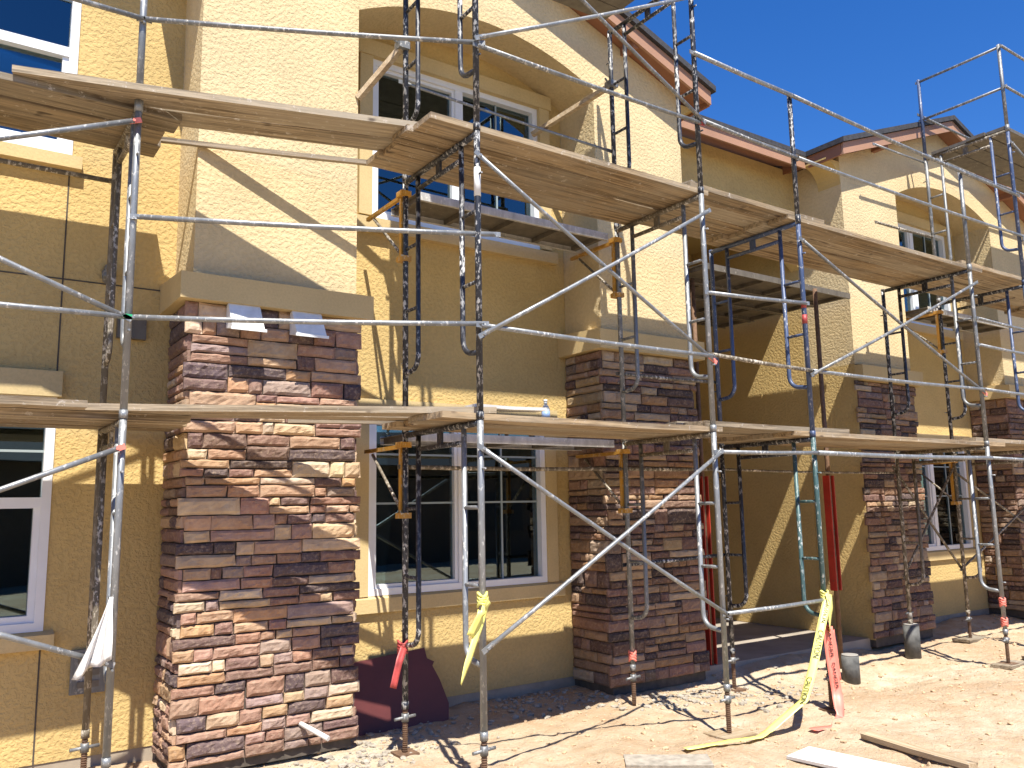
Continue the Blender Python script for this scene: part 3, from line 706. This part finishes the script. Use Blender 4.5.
deck(2.70,4.84,D3,'high platform at the top edge of view',jit=.03,mats=('alumdk','alumdk','alumdk','alumdk'))
deck(10.38,13.5,D3,'high platform at the right',jit=.03,mats=('alumdk','alumdk','alumdk','alumdk'))
plank((2.86,4.62),(3.42,4.60),D1+.088,'thin white painted board lying on the lower deck',w=.14,mat=M['white'],th=.02,name='white_board',group=None)
plank((4.55,5.30),(5.15,5.25),D1+.088,'short weathered offcut on the lower deck beside the brown pier',w=.12,mat=M['woodg'],th=.025,name='offcut',group=None)
plank((5.30,5.22),(6.0,5.15),D1+.13,'thin offcut on the lower deck at the porch side of the pier',w=.15,mat=M['woodg'],th=.025,name='offcut',group=None)
plank((4.9,4.56),(5.25,4.62),D2+.084,'short offcut lying on the upper deck at the third frame',w=.14,mat=M['woodg'],th=.03,name='offcut',group=None)

# aluminium planks carried by side brackets
GA='aluminium scaffold planks'
def alum(x0,x1,y0,y1,z,label,mat='alum',perf=False,rungs=True):
    t=empty('aluminium_plank',((x0+x1)/2,(y0+y1)/2,z),label,'aluminium plank',GA)
    for y in (y0,y1):
        sg=1 if y==y0 else -1; q=[(y,z-.02),(y+sg*.03,z-.02),(y+sg*.03,z-.014),(y+sg*.006,z-.014),(y+sg*.006,z+.045),(y,z+.045)]
        MB().prism_yz(q,x0,x1).build('side_rail',M[mat],t)
    d=MB(); ya,yb=y0+.007,y1-.007
    if perf:
        n=int((x1-x0)/.075); yy=[ya]
        rows=5; pitch=(yb-ya)/rows
        for k in range(rows):
            a=ya+k*pitch; d.box(x0,x1,a,a+pitch*.6,z+.030,z+.036)
            for i in range(n): 
                xa=x0+i*(x1-x0)/n; d.box(xa,xa+(x1-x0)/n*.62,a+pitch*.6,a+pitch,z+.030,z+.036)
    else: d.box(x0,x1,ya,yb,z+.030,z+.036)
    d.build('deck_sheet',M['alumdk'],t)  # underside shade is put into the colour of sheet and ribs
    if rungs:
        k=int((x1-x0)/.42)
        for i in range(k+1):
            xx=x0+.05+i*(x1-x0-.1)/k; MB().box(xx-.02,xx+.02,ya,yb,z-.012,z+.028).build('cross_rib',M['alumdk'],t)
alum(2.99,4.96,5.58,6.04,4.10,'long bright aluminium plank on yellow brackets below the arched window')
alum(2.90,4.93,5.56,6.04,2.20,'perforated aluminium plank above the lower window',perf=True)
alum(10.35,12.5,5.58,6.02,4.08,'aluminium plank below the far arched window')
for k in range(4): alum(6.32,8.80,5.66+k*.49,6.12+k*.49,4.06,['first','second','third','fourth'][k]+' dark ribbed aluminium plank from the street inside the porch','alumdk')
def bracket(x,z,label,leg_y=YI,reach=.62):
    t=empty('side_bracket',(x,leg_y,z),label,'side bracket','yellow side brackets')
    y0=leg_y+.035
    MB().beam((x-.01,y0,z),(x-.01,y0,z-.52),.036,.034,up=(0,1,0)).build('upright',M['yellow'],t)
    MB().beam((x-.01,y0+.02,z-.02),(x-.01,y0+reach,z-.02),.028,.028).build('arm',M['yellow'],t)
    MB().tube([(x-.01,y0+.01,z-.48),(x-.01,y0+reach*.8,z-.05)],.012,8).build('strut',M['dirty'],t)
    for zz in (z-.01,z-.52): MB().box(x-.05,x+.035,leg_y-.03,leg_y+.06,zz-.02,zz+.02).build('hook',M['yellow'],t)
bracket(2.83,4.06,'yellow side bracket under the upper deck at the left end of the window')
bracket(4.97,4.06,'yellow side bracket under the upper deck beside the brown pier')
bracket(2.83,2.15,'yellow side bracket at the left end of the lower window')
bracket(4.97,2.15,'yellow side bracket below the lower deck by the brown pier')
bracket(10.42,4.04,'yellow side bracket near the far arched window')
bracket(10.42,2.15,'yellow side bracket near the far lower window')
# wooden wall ties
for a,b,l in (((2.80,5.47,5.25),(2.58,5.80,4.90),'plastered wooden strut tying the second frame to the pale wall'),((4.97,5.47,5.55),(4.62,6.25,5.28),'wooden strut tying the third frame into the arched recess')):
    t=empty('wall_tie',a,l,'strut','struts tying the scaffold to the wall'); MB().beam(a,b,.05,.04).build('timber',M['woodp'],t); c=MB(); p=V3(a); c.box(p.x-.045,p.x+.045,p.y-.045,p.y+.045,p.z-.03,p.z+.03); c.tube([p+V3((-.09,-.02,.03)),p+V3((.05,.05,.0))],.01,6); c.build('clamp',M['galv2'],t)

# porch shoring
def shore(x,y,z1,label,red=(.9,2.0)):
    t=empty('shore_post',(x,y,.11),label,'shore post','red steel shore posts in the porch')
    g0=gz(x,y) if y<5.85 else .115
    MB().tube([(x,y,g0),(x,y,z1)],.024,12).build('inner_tube',M['rust'],t)
    c=MB(); c.box(x-.045,x-.035,y-.04,y+.04,red[0],red[1]); c.box(x+.035,x+.045,y-.04,y+.04,red[0],red[1]); c.box(x-.034,x+.034,y+.031,y+.04,red[0],red[1]); c.build('channel',M['red'],t)
    for k in range(4): MB().tube([(x-.05,y-.01,red[0]+.1+k*.26),(x+.05,y-.01,red[0]+.1+k*.26)],.006,6).build('pin',M['rust'],t)
shore(7.92,5.52,4.01,'rusty post with a red channel standing right of the green scaffold leg',(.75,1.95))
shore(6.42,5.93,4.01,'red drilled steel post beside the brown stone pier',(.12,1.95))

# ------------------------------------------------------------------ form tube, box, boards, ground things
def formtube(x,y,r,h,label,name='concrete_form_tube'):
    t=empty(name,(x,y,gz(x,y)),label,'form tube'); g0=gz(x,y)-.01
    MB().tube([(x,y,g0),(x,y,g0+h)],r,28).build('tube',M['bucket'],t)
    MB().tube([(x,y,g0+h+.001),(x,y,g0+h+.012)],r*.93,28).build('fill',M['conc'],t)
formtube(9.17,5.47,.085,.36,'dark cylinder of concrete carrying the inner leg of the fifth frame')
t=empty('screw_jack',(9.17,5.47,.35),'plastered jack on top of the dark concrete cylinder','screw jack','screw jacks under the scaffold legs')
MB().tube([(9.17,5.47,.36),(9.17,5.47,.46)],.028,12,r2=.018).build('threaded_rod',M['conc'],t); MB().tube([(9.09,5.47,.42),(9.25,5.48,.42)],.011,8).build('handle',M['galv2'],t)
formtube(7.72,5.28,.085,.26,'short black cylinder at the porch corner post')
bd=MB(); prof=[(2.70,.0),(3.54,-.03),(3.57,.12),(3.52,.30),(3.47,.41),(3.49,.44),(3.43,.47),(3.42,.55),(2.70,.50)]
n=len(prof); lean=lambda z:6.10+.17*z/.55
bd.add([(x,lean(z),z) for x,z in prof]+[(x,lean(z)+.012,z) for x,z in prof],[tuple(range(n)),tuple(range(n,2*n))[::-1]]+[(i,n+i,n+(i+1)%n,(i+1)%n) for i in range(n)])
bd.build('leaning_board',M['maroon'],label='dark maroon broken sheet leaning on the wall under the lower window',cat='board')
def ground_board(a,b,w,mat,name,label,th=.035,dz=.0):
    z=max(gz(*a),gz(*b),gz((a[0]+b[0])/2,(a[1]+b[1])/2))+dz+.004
    return plank(a,b,z,label,w=w,mat=mat,th=th,name=name,group=None)
ground_board((5.55,3.72),(5.42,2.9),.09,M['woodp'],'timber_board','pale narrow timber lying on the dirt at the lower right')
ground_board((4.93,3.82),(5.03,3.1),.30,M['white'],'plywood_sheet','flat whitish board lying on the dirt at the bottom edge',th=.02)
ground_board((3.86,4.36),(4.30,4.02),.24,M['rubble'],'paving_slab','flat concrete slab on the dirt left of the front jack',th=.02,dz=-.008)
ground_board((4.83,4.45),(5.13,4.45),.26,M['woodp'],'sole_board','small square board under the jack of the third frame',th=.03,dz=-.02)
ground_board((9.6,4.45),(10.15,4.2),.2,M['woodg'],'offcut','weathered offcut half buried by the far right leg',th=.03,dz=-.01)
ground_board((8.95,4.42),(9.35,4.46),.2,M['woodg'],'sole_board','board under the outer jack of the fifth frame',th=.03,dz=-.02)
ground_board((10.2,5.47),(10.62,5.47),.22,M['woodg'],'sole_board','board under the inner jack of the sixth frame',th=.03,dz=-.02)
# water bottle on the lower deck
t=empty('water_bottle',(3.80,5.05,D1+.042),'small clear water bottle standing on the lower deck','bottle')
x,y,z=3.80,5.05,D1+.044
m=MB(); m.tube([(x,y,z),(x,y,z+.13)],.032,16); m.tube([(x,y,z+.13),(x,y,z+.165)],.032,16,r2=.013); m.tube([(x,y,z+.165),(x,y,z+.185)],.013,12); m.build('body',M['bottle'],t)
MB().tube([(x,y,z+.186),(x,y,z+.20)],.015,12).build('cap',M['white'],t); MB().tube([(x,y,z+.06),(x,y,z+.11)],.0328,16).build('label_band',plain('blue_label',(.25,.35,.55,1),.4),t)

# ------------------------------------------------------------------ tape and rags
def ribbon(pts,w,wd,name,mat,label,cat,texts=(),ink=None,group=None):
    """band through pts; wd = direction of its width at each point"""
    t=empty(name,tuple(pts[0]),label,cat,group); vs=[]; P=[V3(p) for p in pts]; fine=[];fw=[]
    for i in range(len(P)-1):
        for k in range(6):
            f=k/6; fine.append(P[i].lerp(P[i+1],f)); fw.append(V3(wd[i]).lerp(V3(wd[i+1]),f))
    fine.append(P[-1]); fw.append(V3(wd[-1]))
    for i,p in enumerate(fine):
        d=(fine[min(i+1,len(fine)-1)]-fine[max(i-1,0)]).normalized(); s=fw[i]-d*fw[i].dot(d); s.normalize(); nn=d.cross(s)
        wob=.004*noise.noise(p*11); cr=.35+.0*i
        for k,q in enumerate((-1,-.33,.33,1)): vs.append(p+s*(q*w/2)+nn*(wob+(.006*(1 if k in(1,2) else -1))*noise.noise(p*6)))
    fs=[(i*4+k,i*4+k+1,(i+1)*4+k+1,(i+1)*4+k) for i in range(len(fine)-1) for k in range(3)]
    m=MB(); m.add(vs,fs,True); o=m.build('strip',mat,t)
    sd=o.modifiers.new('thick','SOLIDIFY'); sd.thickness=.0012
    for word,p0,p1,size,off in texts:
        cu=bpy.data.curves.new('lettering','FONT'); cu.body=word; cu.size=size; cu.align_x='CENTER'; cu.align_y='CENTER'; cu.extrude=.0006; cu.resolution_u=2
        tmp=bpy.data.objects.new('tmp',cu); col.objects.link(tmp); bpy.context.view_layer.update()
        me=bpy.data.meshes.new_from_object(tmp.evaluated_get(bpy.context.evaluated_depsgraph_get())); bpy.data.objects.remove(tmp)
        a,b=V3(p0),V3(p1); xd=(b-a).normalized(); up=V3(off); up=(up-xd*up.dot(xd)).normalized(); zd=xd.cross(up)
        if zd.y>0: xd=-xd; zd=xd.cross(up)
        mat4=Matrix((xd,up,zd)).transposed().to_4x4(); c=(a+b)/2+zd*.011
        me.transform(Matrix.Translation(c-WL[t])@mat4); me.materials.append(M['ink']); me.name='lettering'
        lo=bpy.data.objects.new('lettering',me); col.objects.link(lo); lo.parent=t; WL[lo]=WL[t]
    return t
X_=(1,0,.3)
y=YO-.06
tp=[(6.18,4.39,.90),(6.00,4.34,.69),(5.73,4.24,.43),(5.45,4.14,.22),(5.13,4.22,.035),(4.97,4.18,.03),(4.68,4.24,.03),(4.35,4.30,.03)]
ribbon(tp,.065,[(.82,-.5,.3),(.82,-.5,.3),(.8,-.5,.3),(.6,-.6,.3),(.3,-1,.1),(0,-1,0),(.1,-1,0),(.3,-1,0)],'caution_tape',M['ytape'],'long yellow caution tape hanging from the low rail and trailing over the dirt','tape',
  texts=[('CAUTION',tp[1],tp[2],.062,(1,0,.6)),('CAUTION',V3(tp[1]).lerp(V3(tp[0]),.25),V3(tp[1]).lerp(V3(tp[0]),.7),.05,(1,0,.6)),('CAUTION',V3(tp[2]).lerp(V3(tp[3]),.5),V3(tp[3]),.06,(.6,-.4,.4))],group='yellow caution tapes')
ribbon([(6.19,y,.92),(6.16,y-.03,.80),(6.14,y-.02,.62)],.08,[(1,0,0),(1,.2,0),(.7,.5,0)],'caution_tape',M['ytape'],'short yellow tape end bunched at the knot on the green leg','tape',group='yellow caution tapes')
tp=[(6.16,4.40,.66),(6.15,4.38,.42),(6.14,4.34,.14),(6.02,4.24,-.02),(5.74,4.08,.0),(5.46,4.08,.02)]
ribbon(tp,.085,[(.82,-.5,0),(.82,-.5,0),(.8,-.5,.1),(.6,.3,.2),(.3,.9,.1),(.2,1,0)],'danger_tape',M['pink'],'faded red danger tape hanging from the green leg and lying on the dirt','tape',texts=[('DANGER',tp[0],tp[1],.06,(1,0,0)),('DANGER',tp[1],tp[2],.05,(1,0,.1))],group='red danger tapes')
ribbon([(6.24,YO-.04,.62),(6.27,4.41,.45),(6.27,4.40,.22)],.07,[(1,.2,0),(1,.4,0),(1,.1,0)],'danger_tape',M['pink'],'short second tail of red tape on the green leg','tape',group='red danger tapes')
def knot(x,y,z,r,mat,label,h=.06,name='tape_knot',cat='tape'):
    m=MB()
    for k in range(5):
        zz=z-h/2+h*k/4; pts=[(x+r*math.cos(a+k),y+r*math.sin(a+k),zz+.012*math.sin(2*a+k)) for a in [i*math.pi/5 for i in range(11)]]; m.tube(pts,.009,6)
    m.build(name,mat,label=label,cat=cat)
knot(6.21,YO,.64,.028,M['pink'],'red tape wound round the green leg just above its hanging tail')
knot(6.19,YO-.02,.90,.03,M['ytape'],'yellow tape wound round the green leg at the low rail')
knot(9.17,YO,.42,.028,M['pink'],'red tape wound round the lower part of the fifth outer leg')
knot(9.17,YO,.62,.027,M['pink'],'red tape wound round the fifth outer leg, a hand above the other')
knot(4.97,YI,.42,.028,M['pink'],'faded pink tape wound round the inner leg at the foot of the brown pier')
# tapes on the second frame
ribbon([(2.86,YO-.03,1.12),(2.78,4.38,1.06),(2.71,4.40,.92)],.055,[(0,0,1),(.6,0,.6),(1,0,.2)],'caution_tape',M['ytape'],'bright yellow tape tied to the second outer leg by the window sill','tape',group='yellow caution tapes')
ribbon([(2.84,YO-.03,1.10),(2.76,4.41,.92),(2.68,4.38,.78),(2.62,4.36,.66)],.045,[(1,0,0),(1,0,.3),(.9,.2,.3),(.5,.5,.2)],'caution_tape',M['ytape'],'longer yellow tail hanging left of the second outer leg','tape',group='yellow caution tapes')
knot(2.83,YO,1.12,.028,M['ytape'],'yellow tape knot on the second outer leg')
knot(2.81,YI,.72,.032,M['redcloth'],'red tape knot on the second inner leg')
ribbon([(2.80,YI-.04,.72),(2.75,5.40,.64),(2.69,5.38,.47)],.05,[(1,0,0),(1,0,.3),(1,0,.2)],'danger_tape',M['redcloth'],'crumpled red tape tail hanging from the second inner leg','tape',group='red danger tapes')
# white rag on the first frame
rg=MB(); nu,nv=10,12; vs=[]
for j in range(nv+1):
    for i in range(nu+1):
        s,f=i/nu,j/nv; wdt=.02+.20*f**1.1
        xx=.90-.015-wdt*s*.85; yy=5.24-.03*math.sin(s*14+f*3)*f-.02*f; zz=1.22-.42*f*(.8+.2*s)-.012*math.sin(s*9)*f
        vs.append((xx,yy,zz))
rg.add(vs,[(j*(nu+1)+i,j*(nu+1)+i+1,(j+1)*(nu+1)+i+1,(j+1)*(nu+1)+i) for j in range(nv) for i in range(nu)],True)
o=rg.build('white_rag',M['cloth'],label='dirty white rag hanging from the first outer leg',cat='rag'); sd=o.modifiers.new('thick','SOLIDIFY'); sd.thickness=.004
# stickers and colour bands on tubes
MB().tube([(6.21,YO,3.22),(6.21,YO,3.30)],RT+.0015,12).build('leg_sticker',M['redcloth'],label='red sticker band on the navy leg over the porch',cat='sticker')
MB().tube([(6.21,YO,3.36),(6.21,YO,3.42)],RT+.0015,12).build('leg_sticker',M['redcloth'],label='small upper red sticker band on the navy leg',cat='sticker')
MB().tube([(2.83,YO,3.70),(2.83,YO,3.90)],RT+.0015,12).build('leg_sticker',M['white'],label='white paper sticker on the second outer leg below the upper deck',cat='sticker')

# ------------------------------------------------------------------ made-up building behind the camera, added for its dark reflection in the glass
ob=empty('reflection_building',(4,-11,0),'invented dark building behind the camera, added for its reflection in the window panes','building')
MB().box(-22,30,-18,-11,-.1,3.0).build('wall',M['dullwall'],ob)
MB().prism_yz([(-10.5,3.0),(-14.5,4.4),(-18.5,3.0)],-22.5,30.5).build('roof',M['roof'],ob)
for k in range(9):
    x=-19+k*5.6; MB().box(x,x+2.2,-10.99,-10.95,.9,2.2).build('window',M['dark'],ob)

# ------------------------------------------------------------------ light, sky, camera
sd=V3((.20,.55,-1)).normalized(); ts=-sd
elev=math.asin(ts.z); az=math.atan2(ts.x,ts.y)
w=bpy.data.worlds.new('World'); sc.world=w; w.use_nodes=True; wn=w.node_tree
sky=wn.nodes.new('ShaderNodeTexSky'); sky.sky_type='NISHITA'; sky.sun_disc=False; sky.sun_elevation=elev; sky.sun_rotation=az
sky.altitude=600; sky.air_density=1.0; sky.dust_density=.05; sky.ozone_density=4.5
bg=wn.nodes['Background']; hs=wn.nodes.new('ShaderNodeHueSaturation'); hs.inputs['Saturation'].default_value=1.3; hs.inputs['Hue'].default_value=.512; wn.links.new(sky.outputs[0],hs.inputs['Color']); wn.links.new(hs.outputs[0],bg.inputs['Color']); bg.inputs['Strength'].default_value=.10
sl=bpy.data.lights.new('sun','SUN'); sl.energy=5.0; sl.angle=math.radians(.53); sl.color=(1,.95,.86)
so=bpy.data.objects.new('sun',sl); col.objects.link(so); so.rotation_euler=ts.to_track_quat('Z','Y').to_euler(); so.location=(0,-5,12)

f_px=838.2; yaw,pit,rol=math.radians(34.68),math.radians(8.33),math.radians(-1.016)
cy,sy_=math.cos(yaw),math.sin(yaw); cp,sp_=math.cos(pit),math.sin(pit)
Fd=V3((sy_*cp,cy*cp,sp_)); Rr=V3((cy,-sy_,0)); U=Rr.cross(Fd)
Rc=Rr*math.cos(rol)+U*math.sin(rol); Uc=U*math.cos(rol)-Rr*math.sin(rol)
cam=bpy.data.cameras.new('camera'); cam.sensor_width=36; cam.lens=f_px*36/1024; cam.clip_end=3000; cam.clip_start=.05
co=bpy.data.objects.new('camera',cam); col.objects.link(co)
co.matrix_world=Matrix.Translation((0,0,1.68))@Matrix((Rc,Uc,-Fd)).transposed().to_4x4()
sc.camera=co
sc.view_settings.view_transform='Standard'; sc.view_settings.look='None'; sc.view_settings.exposure=0.93; sc.view_settings.gamma=1
sc.cycles.max_bounces=8; sc.cycles.transparent_max_bounces=12
